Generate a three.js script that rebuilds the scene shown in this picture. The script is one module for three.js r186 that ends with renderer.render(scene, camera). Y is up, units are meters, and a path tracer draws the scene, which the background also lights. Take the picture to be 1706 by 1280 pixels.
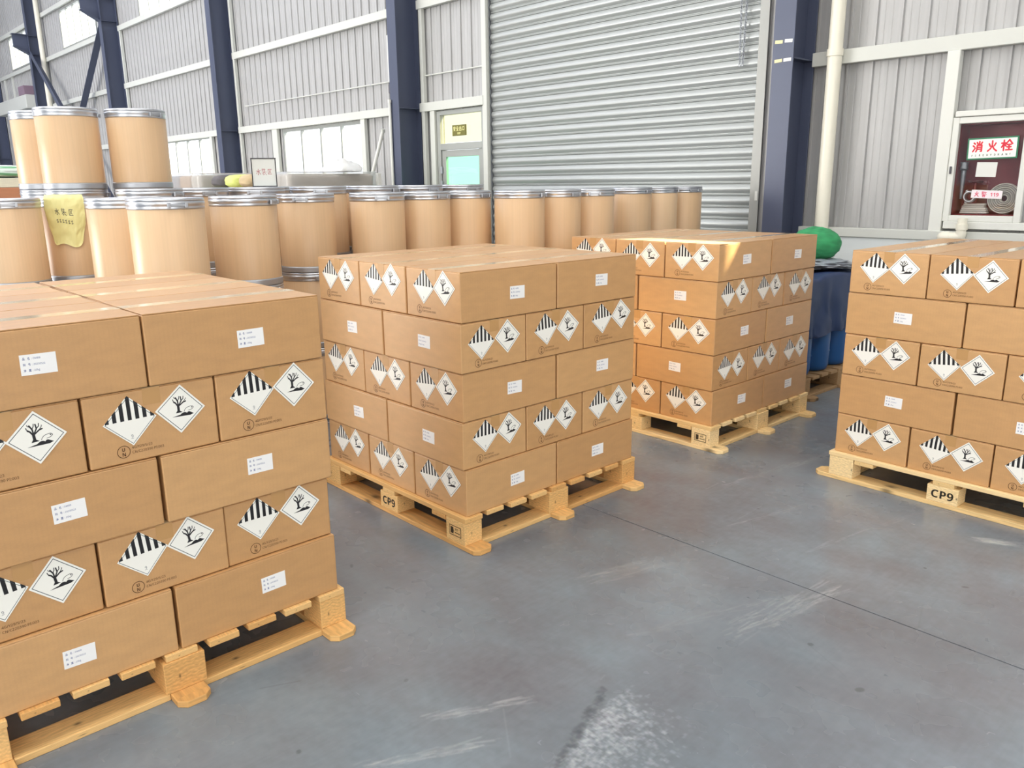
import * as THREE from 'three';
import { RoundedBoxGeometry } from 'three/addons/geometries/RoundedBoxGeometry.js';
import { mergeGeometries, mergeVertices } from 'three/addons/utils/BufferGeometryUtils.js';
import { RectAreaLightUniformsLib } from 'three/addons/lights/RectAreaLightUniformsLib.js';
import { ImprovedNoise } from 'three/addons/math/ImprovedNoise.js';

// ------------------------------------------------------------------ camera, sky, sun, area lights, exposure
// x runs along the clad wall, z from the wall into the hall, y up; the camera stands above (0, 0)
const scene = new THREE.Scene();
const camera = new THREE.PerspectiveCamera(51.035, 1706 / 1280, 0.05, 200);
camera.position.set(0, 1.5675, 0);
camera.rotation.set(-0.24546, 0.82642, -0.011735, 'YXZ');
scene.background = new THREE.Color(2.6, 2.75, 2.8);           // bright overcast-white summer sky outside the windows
const renderer = new THREE.WebGLRenderer({ antialias: true });
renderer.toneMapping = THREE.LinearToneMapping;
renderer.toneMappingExposure = 1.14;
renderer.shadowMap.enabled = true;
RectAreaLightUniformsLib.init();

const WALL = -7.43;                                            // room face of the clad wall
const sun = new THREE.DirectionalLight(0xfff2c8, 32);          // comes in over the wall, through the high windows
sun.position.set(-2.56 + 0.42 * 20, 1.2 + 20, -4.12 - 0.77 * 20);
sun.target.position.set(-2.56, 1.2, -4.12);
sun.castShadow = true;
sun.shadow.mapSize.set(4096, 4096);
Object.assign(sun.shadow.camera, { left: -24, right: 24, top: 20, bottom: -20, near: 1, far: 60 });
scene.add(sun, sun.target);

// unseen translucent roof sheets and three glowing wall panels added for light: [x, y, z, width, height, aim, colour, radiance]
const ROOF = 9.2, FRONT = 12.5, LEFT = -39, RIGHT = 7.5;
const SKYLIGHTS = [[-31, 3.6, 0xe6e9ff], [-25, 3.6, 0xe6e9ff], [-19, 3.6, 0xe8eaff], [-13, 3.6, 0xeef0ff], [-7, 3.6, 0xfffaf4], [-1, 3.4, 0xfff8ee], [5, 2.8, 0xfff6e8]];
for (const [x, power, tone] of SKYLIGHTS) areaLight([x, ROOF - 0.06, 2.4], [x, 0, 2.4], 1.6, 17, tone, power);
const FILL_PANELS = [['front', -18, 10, 6, 11.5], ['front', 1.5, 9, 5.4, 2.0], ['right', 3, 12, 5, 0.35]];      // added panels, the last two as fill: wall, place along it, width, height, radiance
for (const [side, at, w, h, power] of FILL_PANELS) {
  if (side === 'front') areaLight([at, h / 2 + 0.1, FRONT - 0.06], [at, h / 2 + 0.1, 0], w, h, 0xfffaf2, power);
  else areaLight([RIGHT - 0.06, h / 2 + 0.1, at], [0, h / 2 + 0.1, at], w, h, 0xfffaf2, power);
}
function areaLight(at, to, w, h, color, power) {
  const l = new THREE.RectAreaLight(color, power, w, h);
  l.position.set(...at);
  if (Math.abs(to[0] - at[0]) + Math.abs(to[2] - at[2]) < 1e-3) l.rotation.x = -Math.PI / 2; else l.lookAt(...to);
  scene.add(l);
}

// ------------------------------------------------------------------ helpers
function rng(seed) { return () => { seed = (seed + 0x6d2b79f5) | 0; let t = Math.imul(seed ^ (seed >>> 15), 1 | seed); t = (t + Math.imul(t ^ (t >>> 7), 61 | t)) ^ t; return ((t ^ (t >>> 14)) >>> 0) / 4294967296; }; }
const R = rng(7), jit = (a) => (R() * 2 - 1) * a;
const V = (x, y, z) => new THREE.Vector3(x, y, z);
const used = new Map();
function numbered(name) { const n = used.get(name) ?? 0; used.set(name, n + 1); return n ? `${name}_${String(n).padStart(3, '0')}` : name; }
function mesh(name, geo, mat, parent, pos, rot) {
  const m = new THREE.Mesh(geo, mat);
  m.name = name; m.castShadow = m.receiveShadow = true;
  if (pos) m.position.set(...pos);
  if (rot) m.rotation.set(...rot);
  parent.add(m);
  return m;
}
function thing(name, label, category, pos = [0, 0, 0], turn = 0, group) {
  const g = new THREE.Group();
  g.name = numbered(name); g.position.set(...pos); g.rotation.y = turn;
  g.userData = { label, category };
  if (group) g.userData.group = group;
  scene.add(g);
  return g;
}
function structure(name, label) {
  const g = new THREE.Group();
  g.name = numbered(name); g.userData = { kind: 'structure' };
  if (label) g.userData.label = label;
  scene.add(g);
  return g;
}
const box = (w, h, d) => new THREE.BoxGeometry(w, h, d);
const rbox = (w, h, d, r = 0.004, s = 2) => new RoundedBoxGeometry(w, h, d, s, Math.min(r, w / 2.01, h / 2.01, d / 2.01));
const cyl = (r, h, n = 20, r2 = r) => new THREE.CylinderGeometry(r2, r, h, n);
const moved = (g, x, y, z) => g.clone().translate(x, y, z);
const tube = (pts, r, seg = 40, n = 10, closed = false) => new THREE.TubeGeometry(new THREE.CatmullRomCurve3(pts, closed, 'centripetal'), seg, r, n, closed);
const lathe = (pts, n = 40) => new THREE.LatheGeometry(pts.map(([x, y]) => new THREE.Vector2(x, y)), n);
function uvScale(g, su, sv, ou = 0, ov = 0) { const a = g.attributes.uv; for (let i = 0; i < a.count; i++) a.setXY(i, a.getX(i) * su + ou, a.getY(i) * sv + ov); return g; }
// closed profile (x, y) pushed along z
function prism(pts, depth) {
  const s = new THREE.Shape(pts.map(([x, y]) => new THREE.Vector2(x, y)));
  return new THREE.ExtrudeGeometry(s, { depth, bevelEnabled: false });
}

// ------------------------------------------------------------------ procedural textures
const noise = new ImprovedNoise();
function fbm(x, y, z, oct = 4) { let s = 0, a = 0.5; for (let i = 0; i < oct; i++) { s += a * noise.noise(x, y, z); x *= 2.03; y *= 2.03; a *= 0.5; } return s; }
function dataTexture(w, h, f, srgb = true) {
  const d = new Uint8Array(w * h * 4);
  for (let y = 0; y < h; y++) for (let x = 0; x < w; x++) { const c = f(x, y), i = (y * w + x) * 4; d[i] = c[0]; d[i + 1] = c[1]; d[i + 2] = c[2]; d[i + 3] = 255; }
  const t = new THREE.DataTexture(d, w, h, THREE.RGBAFormat);
  t.wrapS = t.wrapT = THREE.RepeatWrapping; t.magFilter = THREE.LinearFilter; t.minFilter = THREE.LinearMipmapLinearFilter; t.generateMipmaps = true;
  if (srgb) t.colorSpace = THREE.SRGBColorSpace;
  t.needsUpdate = true;
  return t;
}
const cl = (v) => Math.max(0, Math.min(255, v));
const tint = (c, k) => [cl(c[0] * k), cl(c[1] * k), cl(c[2] * k)];
function canvasTexture(w, h, draw, srgb = true) {
  const c = document.createElement('canvas'); c.width = w; c.height = h;
  draw(c.getContext('2d'), w, h);
  const t = new THREE.CanvasTexture(c);
  if (srgb) t.colorSpace = THREE.SRGBColorSpace;
  t.anisotropy = 8;
  return t;
}
function kraft(base, seed) {
  return dataTexture(256, 256, (x, y) => {
    const n = fbm(x / 40, y / 40, seed, 4) * 0.06 + fbm(x / 3, y / 3, seed + 5, 2) * 0.035 + ((x % 6) < 2 ? -0.008 : 0);
    return tint(base, 1 + n);
  });
}
function pine(base, seed) {
  return dataTexture(512, 128, (x, y) => {
    const wob = fbm(x / 150, y / 60, seed, 3) * 26, g = Math.sin((y + wob) * 0.42 + seed) * 0.5 + Math.sin((y + wob) * 1.7) * 0.25;
    const kx = ((x + seed * 97) % 512) - 250, ky = y - 60, k = Math.exp(-(kx * kx) / 130 - (ky * ky) / 70);
    return tint(base, 1 + g * 0.07 + fbm(x / 60, y / 8, seed + 3, 3) * 0.16 - k * 0.45);
  });
}
// strokes of hand-set characters on a 100 x 100 field
const GLYPHS = {
  xiao: '12,18 24,28|6,42 18,52|6,92 26,62|62,8 62,34|40,14 50,32|86,14 76,32|42,40 42,78 34,94|42,40 84,40 84,92 74,90|42,57 84,57|42,73 84,73',
  huo: '22,32 32,52|80,28 68,50|50,8 50,46 36,74 12,94|52,50 66,76 90,94',
  shuan: '4,32 42,32|24,8 24,94|24,36 6,66|26,42 42,58|70,6 42,40|70,6 98,40|54,46 86,46|54,66 86,66|44,90 98,90|70,46 70,90',
  jing: '6,12 48,12|18,4 18,20|36,4 36,20|14,24 8,36|14,26 46,26 44,52|18,34 34,34 34,46 18,46 18,34|62,6 54,22|60,16 94,16|84,16 56,52|62,26 94,52|10,60 90,60|26,68 74,68|26,76 74,76|28,84 72,84 72,97 28,97 28,84',
  an: '50,4 50,14|12,32 12,18 88,18 88,32|44,30 26,66 78,92|70,42 58,72 18,94|8,50 92,50',
  quan: '50,6 8,44|50,6 92,44|26,48 74,48|26,68 74,68|10,92 90,92|50,48 50,92',
  chu: '50,4 50,92|22,16 22,44 78,44 78,16|12,54 12,92 88,92 88,54',
  kou: '18,86 18,18 82,18 82,82 18,82',
  shui: '50,6 50,92 40,84|10,34 40,34 12,76|86,24 58,46|54,40 92,86',
  zhuang: '20,6 20,42|8,14 14,22|6,38 18,30|50,6 50,36|32,18 70,18|36,38 66,38|50,42 50,50|8,54 92,54|46,56 10,82|34,70 34,94 50,84|48,58 92,94',
  qu: '86,12 12,12 12,90 90,90|32,28 72,74|70,26 30,76',
  pin: '30,8 70,8 70,42 30,42 30,8|10,54 42,54 42,92 10,92 10,54|58,54 90,54 90,92 58,92 58,54',
  ming: '44,6 14,40|36,16 74,16 10,66|34,30 48,42|34,58 80,58 80,94 34,94 34,58',
  pi: '6,26 36,26|22,6 22,90 12,84|6,60 38,48|50,8 50,86 64,78|50,42 66,42|78,8 78,86 94,86 94,74|94,30 78,46',
  hao: '28,8 72,8 72,34 28,34 28,8|8,48 92,48|34,48 28,66 76,66 70,94 54,88',
  jingzhong: '12,16 24,30|10,88 28,62|52,6 36,28|48,18 78,18 62,34|38,36 80,36 80,66 38,66|30,51 94,51|60,36 60,92 48,86',
  zhong: '76,6 22,14|6,24 94,24|22,34 78,34 78,64 22,64 22,34|22,49 78,49|50,10 50,90|14,78 86,78|4,92 96,92',
};
function glyph(c, name, x, y, w, h, line) {
  c.lineWidth = line; c.lineCap = 'round'; c.lineJoin = 'round';
  for (const s of GLYPHS[name].split('|')) {
    c.beginPath();
    s.split(' ').forEach((p, i) => { const [a, b] = p.split(',').map(Number); c[i ? 'lineTo' : 'moveTo'](x + (a / 100) * w, y + (b / 100) * h); });
    c.stroke();
  }
}
const diamondUp = (c, s) => { c.translate(s / 2, s / 2); c.rotate(Math.PI / 4); };
const PAPER = '#f4f3ec', INK = '#17161a';
const striped = canvasTexture(256, 256, (c, s) => {
  c.fillStyle = PAPER; c.fillRect(0, 0, s, s);
  const q = 181, k = 166;                                     // half diagonals of the label and of its printed frame
  c.save(); diamondUp(c, s);
  c.save(); c.beginPath(); c.moveTo(0, -q); c.lineTo(q, 0); c.lineTo(0, q); c.lineTo(-q, 0); c.clip();
  c.fillStyle = INK;
  for (let i = -3; i <= 3; i++) c.fillRect(i * 51 - 13, -q, 26, q - 6);
  c.restore();
  c.strokeStyle = '#2c3a44'; c.lineWidth = 3; c.beginPath(); c.moveTo(0, -k); c.lineTo(k, 0); c.lineTo(0, k); c.lineTo(-k, 0); c.closePath(); c.stroke();
  c.fillStyle = '#565b66'; c.font = '30px sans-serif'; c.textAlign = 'center'; c.fillText('9', 0, 122); c.fillRect(-9, 127, 18, 2);
  c.restore();
});
const deadTree = canvasTexture(256, 256, (c, s) => {
  c.fillStyle = PAPER; c.fillRect(0, 0, s, s);
  c.save(); diamondUp(c, s);
  const k = 160;
  c.strokeStyle = '#2c3a44'; c.lineWidth = 4; c.beginPath(); c.moveTo(0, -k); c.lineTo(k, 0); c.lineTo(0, k); c.lineTo(-k, 0); c.closePath(); c.stroke();
  c.fillStyle = c.strokeStyle = INK; c.lineCap = 'round';
  c.beginPath(); c.moveTo(-34, 30); c.lineTo(-22, 10); c.lineTo(-25, -26); c.lineTo(-8, -26); c.lineTo(-4, 14); c.lineTo(14, 26); c.closePath(); c.fill();
  for (const [w, ...p] of [[10, -20, -24, -34, -46, -46, -54], [9, -15, -24, -19, -58, -34, -86], [8, -12, -26, 6, -60, 2, -90], [9, -10, -24, 20, -48, 38, -54], [5, -21, -58, -10, -78, -8, -94], [5, 4, -60, 20, -74, 22, -92], [5, -36, -46, -52, -64, -54, -74], [4, -30, -76, -44, -84, -46, -92], [4, 20, -48, 36, -70, 38, -78]]) {
    c.lineWidth = w; c.beginPath(); c.moveTo(p[0], p[1]); for (let i = 2; i < p.length; i += 2) c.lineTo(p[i], p[i + 1]); c.stroke();
  }
  c.beginPath(); c.moveTo(-60, 58); c.lineTo(-2, 44); c.quadraticCurveTo(26, 18, 46, 36); c.quadraticCurveTo(58, 20, 70, 30); c.lineTo(96, 44); c.lineTo(70, 54); c.closePath(); c.fill();
  c.lineWidth = 3; c.beginPath(); c.moveTo(26, 22); c.quadraticCurveTo(34, -6, 62, -10); c.quadraticCurveTo(88, -18, 94, -2); c.quadraticCurveTo(82, 16, 58, 16); c.stroke();
  c.beginPath(); c.arc(82, -4, 3, 0, 7); c.stroke();
  c.restore();
});
const slip = canvasTexture(256, 160, (c, w, h) => {
  c.fillStyle = '#f2f2f2'; c.fillRect(0, 0, w, h);
  c.strokeStyle = c.fillStyle = '#5d6690'; c.font = '19px sans-serif';
  glyph(c, 'pin', 18, 20, 20, 22, 2); glyph(c, 'ming', 54, 20, 20, 22, 2); c.fillText(': OMBB', 82, 39);
  glyph(c, 'pi', 18, 66, 20, 22, 2); glyph(c, 'hao', 54, 66, 20, 22, 2); c.fillText(': 20230522', 82, 85);
  glyph(c, 'jingzhong', 18, 112, 20, 22, 2); glyph(c, 'zhong', 54, 112, 20, 22, 2); c.fillText(': 25kg', 82, 131);
});
const unMark = canvasTexture(256, 80, (c, w, h) => {
  c.clearRect(0, 0, w, h);
  c.strokeStyle = c.fillStyle = '#5b371b'; c.lineWidth = 3;
  c.beginPath(); c.arc(38, 42, 32, 0, 7); c.stroke();
  c.font = 'bold 27px sans-serif'; c.textAlign = 'center'; c.fillText('U', 38, 40); c.fillText('N', 38, 66);
  c.textAlign = 'left'; c.font = '19px sans-serif'; c.fillText('4G/Y29/S/23', 80, 34); c.fillText('CN/C220390 PI:003', 80, 60);
});
const alphaOf = (t) => { const a = canvasTexture(t.image.width, t.image.height, (c) => { c.drawImage(t.image, 0, 0); const d = c.getImageData(0, 0, t.image.width, t.image.height); for (let i = 0; i < d.data.length; i += 4) { const v = d.data[i + 3]; d.data[i] = d.data[i + 1] = d.data[i + 2] = v; d.data[i + 3] = 255; } c.putImageData(d, 0, 0); }, false); return a; };
const cpMark = canvasTexture(128, 96, (c, w, h) => { c.clearRect(0, 0, w, h); c.fillStyle = '#1d1712'; c.font = 'bold 62px sans-serif'; c.textAlign = 'center'; c.fillText('CP9', 64, 70); });
const blockStamp = canvasTexture(96, 64, (c, w, h) => { c.clearRect(0, 0, w, h); c.strokeStyle = c.fillStyle = '#241a12'; c.lineWidth = 4; c.strokeRect(4, 6, 88, 52); c.fillRect(12, 14, 22, 36); c.font = 'bold 20px sans-serif'; c.fillText('HT', 46, 30); c.fillRect(44, 38, 40, 5); });

const std = (o) => new THREE.MeshStandardMaterial(o);
const phys = (o) => new THREE.MeshPhysicalMaterial(o);
const kraftTex = [[200, 154, 102], [204, 159, 107], [196, 150, 98]].map((b, i) => kraft(b, i * 11 + 2));
const kraftBump = dataTexture(256, 256, (x, y) => { const v = 128 + 60 * fbm(x / 26, y / 26, 4, 4) + ((x % 8) < 2 ? -10 : 0); return [v, v, v]; }, false);
const M = {
  kraft: kraftTex.map((map) => phys({ map, roughness: 0.6, clearcoat: 0.7, clearcoatRoughness: 0.34, bumpMap: kraftBump, bumpScale: 0.0004 })),
  tape: phys({ color: 0xe6d0a6, roughness: 0.22, clearcoat: 1, clearcoatRoughness: 0.12 }),  // light colour stands in for window glints along the top seams
  tapeBrown: phys({ color: 0xc1955f, roughness: 0.4, clearcoat: 0.4, clearcoatRoughness: 0.2 }),
  striped: std({ map: striped, roughness: 0.45 }),
  deadTree: std({ map: deadTree, roughness: 0.45 }),
  slip: std({ map: slip, roughness: 0.7 }),
  unMark: std({ color: 0x4f2e15, alphaMap: alphaOf(unMark), transparent: true, roughness: 0.8, opacity: 0.95 }),
  cpMark: std({ color: 0x1d1712, alphaMap: alphaOf(cpMark), transparent: true, roughness: 0.8 }),
  stamp: std({ color: 0x241a12, alphaMap: alphaOf(blockStamp), transparent: true, roughness: 0.8, opacity: 0.85 }),
  pine: [[222, 176, 112], [214, 164, 100], [228, 186, 124]].map((b, i) => std({ map: pine(b, i * 5 + 1), roughness: 0.75 })),
  palePine: [[236, 205, 150], [230, 196, 138], [240, 212, 160]].map((b, i) => std({ map: pine(b, i * 7 + 31), roughness: 0.75 })),
  oldPine: std({ map: pine([168, 136, 98], 21), roughness: 0.85 }),
  fibre: [[221, 188, 149], [224, 192, 154], [216, 182, 143]].map((b, i) => std({ map: dataTexture(512, 64, (x, y) => tint(b, 1 + fbm(x / 5, y / 60, i + 3, 2) * 0.035 + fbm(x / 70, y / 30, i + 9, 3) * 0.05)), roughness: 0.36 })),
  zinc: phys({ color: 0xc9ccd2, metalness: 0.9, roughness: 0.3 }),
  zincDull: std({ color: 0xb4b8bf, metalness: 0.75, roughness: 0.42 }),
  steelBlue: std({ color: 0x4d546a, roughness: 0.42, metalness: 0.1 }),
  sheet: std({ map: dataTexture(256, 256, (x, y) => tint([176, 176, 176], 1 + fbm(x / 12, y / 90, 3, 3) * 0.07 + fbm(x / 60, y / 60, 8, 3) * 0.05)), roughness: 0.5, metalness: 0.15 }),
  girt: std({ color: 0xcfd1cb, roughness: 0.5 }),
  shutter: std({ color: 0xb2b6b5, roughness: 0.38, metalness: 0.35 }),
  guide: std({ color: 0xa9aaa6, roughness: 0.5, metalness: 0.2 }),
  white: std({ color: 0xdedfd9, roughness: 0.55 }),
  plinth: std({ map: dataTexture(256, 256, (x, y) => tint([226, 232, 232], 1 + fbm(x / 50, y / 50, 12, 4) * 0.06)), roughness: 0.85 }),
  aluminium: std({ color: 0xa2a5a2, roughness: 0.4, metalness: 0.3 }),
  pane: phys({ color: 0xffffff, transmission: 1, thickness: 0, roughness: 0, ior: 1.5 }),
  paneGreen: phys({ color: new THREE.Color(0.48, 0.75, 0.57), transmission: 1, thickness: 0, roughness: 0, ior: 1.5 }),
  paneCream: phys({ color: new THREE.Color(0.66, 0.65, 0.54), transmission: 1, thickness: 0, roughness: 0, ior: 1.5 }),
  pvc: std({ color: 0xece8d8, roughness: 0.35 }),
  roof: std({ color: 0xbfc2c4, roughness: 0.6 }),
  glow: std({ color: 0xf2f2ee, emissive: 0xffffff, emissiveIntensity: 1.2, roughness: 0.6 }),
  darkGrey: std({ color: 0x5c5a60, roughness: 0.6 }),
  blackRim: std({ color: 0x23262c, roughness: 0.4 }),
};

// ------------------------------------------------------------------ floor: two pours with a straight construction joint between
const scuffs = [[-2.19, -3.39, -2.02, -4.51, 5, 0.5], [-2.11, -3.98, -1.98, -4.7, 4, 0.35], [-1.36, -2.3, -1.28, -2.85, 9, 0.45], [-1.62, -2.0, -1.4, -2.6, 3, 0.25], [-2.0, -2.2, -1.9, -2.5, 8, 0.3], [-1.05, -3.75, -0.95, -3.8, 4, 0.6],
  [-1.9, -3.0, -1.75, -3.6, 2, 0.3], [-1.5, -3.1, -1.32, -3.9, 2, 0.3], [-1.7, -0.95, -1.55, -1.25, 3, 0.4], [-1.75, -1.2, -1.6, -1.5, 3, 0.4], [-0.9, -1.2, -0.7, -1.6, 2, 0.25]];
const floorMap = canvasTexture(2048, 2048, (c, w, h) => {
  const S = 256, img = c.createImageData(w, h), d = img.data;
  for (let y = 0; y < h; y += 1) for (let x = 0; x < w; x += 1) {
    const i = (y * w + x) * 4, a = fbm(x / 300, y / 300, 1.5, 4), b = fbm(x / 110, y / 70, 7.5, 4), e = fbm(x / 9, y / 9, 3.2, 3), f = fbm(x / 3, y / 40, 9.1, 2);
    const k = 1 + a * 0.22 + b * 0.16 + e * 0.07 + f * 0.04, g = Math.tanh(b * 2);
    d[i] = cl(123 * k - g * 4); d[i + 1] = cl(130 * k + g * 2); d[i + 2] = cl(138 * k + g * 3); d[i + 3] = 255;
  }
  c.putImageData(img, 0, 0);
  const q = rng(91), X = (x) => (x + 6) * S, Y = (z) => (z + 7) * S;
  for (const [x0, z0, x1, z1, n, al] of scuffs) for (let i = 0; i < n * 26; i++) {
    const t = q(), x = X(x0 + (x1 - x0) * t) + (q() - 0.5) * n * 3.2, y = Y(z0 + (z1 - z0) * t) + (q() - 0.5) * n * 3, L = 6 + q() * 26, an = Math.atan2(z1 - z0, x1 - x0) + (q() - 0.5) * 0.4;
    c.strokeStyle = `rgba(214,216,212,${al * q() * 0.36})`; c.lineWidth = 0.6 + q() * 1.5; c.beginPath(); c.moveTo(x, y); c.lineTo(x + Math.cos(an) * L, y + Math.sin(an) * L); c.stroke();
  }
  for (let i = 0; i < 700; i++) { const x = q() * w, y = q() * h, an = q() * 6.3, L = 8 + q() * 60; c.strokeStyle = q() < 0.6 ? `rgba(190,194,194,${q() * 0.16})` : `rgba(58,62,68,${q() * 0.18})`; c.lineWidth = 0.5 + q(); c.beginPath(); c.moveTo(x, y); c.lineTo(x + Math.cos(an) * L, y + Math.sin(an) * L); c.stroke(); }
  // the worn pale patch with a dark rim by the camera
  for (let i = 0; i < 2600; i++) { const t = q(), u = q() * q(), x = X(-1.42 + 0.14 * t + u * 0.34), y = Y(-1.72 + 0.5 * t + (q() - 0.5) * 0.2); c.fillStyle = `rgba(206,212,218,${q() * 0.2})`; c.fillRect(x, y, 1 + q() * 4, 1 + q() * 3); }
  for (let i = 0; i < 260; i++) { const t = q(); c.fillStyle = `rgba(80,86,92,${q() * 0.32})`; c.fillRect(X(-1.47 + 0.17 * t + (q() - 0.5) * 0.03), Y(-1.74 + 0.42 * t), 2 + q() * 3, 2 + q() * 4); }
  for (let i = 0; i < 160; i++) { c.fillStyle = `rgba(66,70,74,${q() * 0.5})`; c.beginPath(); c.ellipse(q() * w, q() * h, 1 + q() * 4, 1 + q() * 2.4, q() * 3, 0, 7); c.fill(); }
});
floorMap.wrapS = floorMap.wrapT = THREE.RepeatWrapping;
const floorRough = dataTexture(512, 512, (x, y) => { const v = 66 + 46 * fbm(x / 60, y / 60, 5, 4) + 24 * fbm(x / 5, y / 5, 2, 2); return [v, cl(v), v]; }, false);
const floorMat = std({ map: floorMap, roughnessMap: floorRough, roughness: 1, bumpMap: floorRough, bumpScale: 0.0006 });
const floor = structure('floor');
for (const [z0, z1] of [[WALL - 0.3, -2.803], [-2.797, 3.4], [3.406, FRONT + 0.2]]) {
  const g = box(RIGHT - LEFT + 0.4, 0.2, z1 - z0), p = g.attributes.position, uv = g.attributes.uv, cx = (LEFT + RIGHT) / 2, cz = (z0 + z1) / 2;
  for (let i = 0; i < p.count; i++) uv.setXY(i, (p.getX(i) + cx + 6) / 8, 1 - (p.getZ(i) + cz + 7) / 8);
  mesh('floor_slab', g, floorMat, floor, [cx, -0.1, cz]);
}
mesh('joint_filler', box(RIGHT - LEFT, 0.1, 0.05), std({ color: 0x2b2b2e, roughness: 0.9 }), floor, [(LEFT + RIGHT) / 2, -0.056, -2.8]);

// ------------------------------------------------------------------ clad wall
const SHUTTER = [-8.45, -4.45, 0, 5.05], SHUTTER2 = [-34.2, -30.4, 0, 4.05];
const DOOR = [-9.56, -8.52, 0, 2.56], LOW1 = [-14.2, -11.52, 1.12, 2.56], LOW2 = [-20.05, -17.36, 1.12, 2.6];
const HIGHS = [[-33.1, -30.2, 5.45, 6.5], [-26.95, -23.85, 5.42, 6.48], [-20.7, -17.6, 5.38, 6.45], [-14.4, -11.4, 5.4, 6.45], [-1.45, -0.635, 5.4, 6.5]];
const HYDRANT = [-2.575, -2.075, 1.26, 1.99];
const HOLES = [SHUTTER, SHUTTER2, DOOR, LOW1, LOW2, ...HIGHS, HYDRANT];
const wall = structure('wall_back');
{
  const cuts = [...new Set([LEFT - 0.1, RIGHT + 0.1, ...HOLES.flatMap((h) => h.slice(0, 2))])].sort((a, b) => a - b), skins = [];
  for (let i = 0; i + 1 < cuts.length; i++) {
    const a = cuts[i], b = cuts[i + 1], mid = (a + b) / 2;
    let y = -0.1;
    for (const [, , y0, y1] of HOLES.filter((h) => mid > h[0] && mid < h[1]).sort((p, q) => p[2] - q[2])) { if (y0 > y + 0.01 && y0 > 0) skins.push(moved(box(b - a, y0 - y, 0.05), mid, (y + y0) / 2, 0)); y = y1; }
    skins.push(moved(box(b - a, ROOF + 0.2 - y, 0.05), mid, (y + ROOF + 0.2) / 2, 0));
  }
  mesh('outer_sheet', mergeGeometries(skins), M.roof, wall, [0, 0, WALL - 0.05]);
  // pressed steel pans between raised seams, each a sheet of its own; far ones joined
  const P = 0.2175, panProfile = (k) => [[0, 0], [P, 0], [P, 0.006], [P - 0.004, 0.006], [P - 0.008, 0.024], [P - 0.026, 0.024], [P - 0.031, 0.006], [P - 0.09 + k, 0.006], [P - 0.093 + k, 0.003], [P - 0.099 + k, 0.003], [P - 0.102 + k, 0.006], [0.062 + k, 0.006], [0.059 + k, 0.003], [0.053 + k, 0.003], [0.05 + k, 0.006], [0, 0.006]];
  const cache = new Map(), far = [];
  const pan = (w, h) => {
    const key = w.toFixed(3) + h.toFixed(3);
    if (!cache.has(key)) {
      const g = prism(panProfile(0).map(([x, y]) => [Math.min(x, w), -y]), h).rotateX(-Math.PI / 2);   // x along, y up after the turn
      const uv = g.attributes.uv, p = g.attributes.position;
      for (let i = 0; i < p.count; i++) uv.setXY(i, p.getX(i) * 1.3, p.getY(i) * 0.4);
      cache.set(key, g);
    }
    return cache.get(key);
  };
  let n = 0;
  for (let x = -38.8; x < RIGHT; x += P) {
    const xa = x, xb = x + P;
    let spans = [[1.05, ROOF - 0.05]];
    for (const [x0, x1, y0, y1] of HOLES) if (xb > x0 + 0.03 && xa < x1 - 0.03) spans = spans.flatMap(([a, b]) => [[a, Math.min(b, y0)], [Math.max(a, y1), b]].filter(([p, q]) => q - p > 0.02));
    for (const [a, b] of spans) {
      const g = pan(P, b - a);
      if (xa < -18) far.push(moved(g, xa, a, WALL - 0.025));
      else { const m = mesh('siding_panel', g, M.sheet, wall, [xa, a, WALL - 0.025]); m.rotation.z = 0; n++; }
    }
  }
  const f = mesh('far_siding', mergeGeometries(far), M.sheet, wall); f.userData.kind = 'stuff';
  // rails, each a C-section
  const solidRail = (x0, x1, y, h = 0.12, d = 0.07) => mesh('girt', rbox(x1 - x0, h, d, 0.006), M.girt, wall, [(x0 + x1) / 2, y, WALL + d / 2]);
  const bays = [[-38.8, -35.7], [-34.9, -29.2], [-28.9, -22.4], [-22.1, -16.2], [-15.9, -10.2], [-9.9, -8.5], [-3.89, RIGHT - 0.1]];
  for (const [a, b] of bays) {
    for (const y of [2.63, 4.0, 5.33, 6.57, 7.9]) {
      if (y < 4.5 && a === -34.9) { continue; }
      if (y === 4.0 && b > 0) continue;
      solidRail(a, b, b > 0 && y < 3 ? 2.62 : y);
    }
  }
  solidRail(-3.89, RIGHT - 0.1, 3.95);
  solidRail(-3.89, RIGHT - 0.1, 1.09, 0.08, 0.1);
  solidRail(-30.3, -22.4, 1.09, 0.08, 0.1); solidRail(-22.1, -16.2, 1.09, 0.08, 0.1); solidRail(-15.9, -9.6, 1.09, 0.08, 0.1);
  // light posts beside windows, door and columns
  for (const [x, y0, y1, w] of [[-14.42, 1.1, 2.57, 0.2], [-11.44, 1.1, 2.57, 0.12], [-17.28, 1.1, 2.57, 0.12], [-20.12, 1.1, 2.57, 0.12], [-9.83, 0, 5.3, 0.07], [-15.86, 1.05, 5.3, 0.07], [-16.32, 1.05, 5.3, 0.07], [-22.02, 1.05, 5.3, 0.07], [-22.52, 1.05, 5.3, 0.07], [-28.8, 1.05, 5.3, 0.07], [-8.475, 0, 5.3, 0.09], [-9.62, 0, 2.57, 0.1], [-34.3, 1.05, 5.3, 0.08], [-33.2, 4.1, 5.3, 0.06]])
    mesh('wall_post', rbox(w, y1 - y0, 0.06, 0.005), M.girt, wall, [x, (y0 + y1) / 2, WALL + 0.03]);
  // masonry plinth
  for (const [x0, x1] of [[LEFT, -34.2], [-30.4, -9.67], [-4.0, RIGHT]]) mesh('plinth', rbox(x1 - x0, 1.05, 0.16, 0.008), M.plinth, wall, [(x0 + x1) / 2, 0.525, WALL + 0.0]);
}
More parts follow.
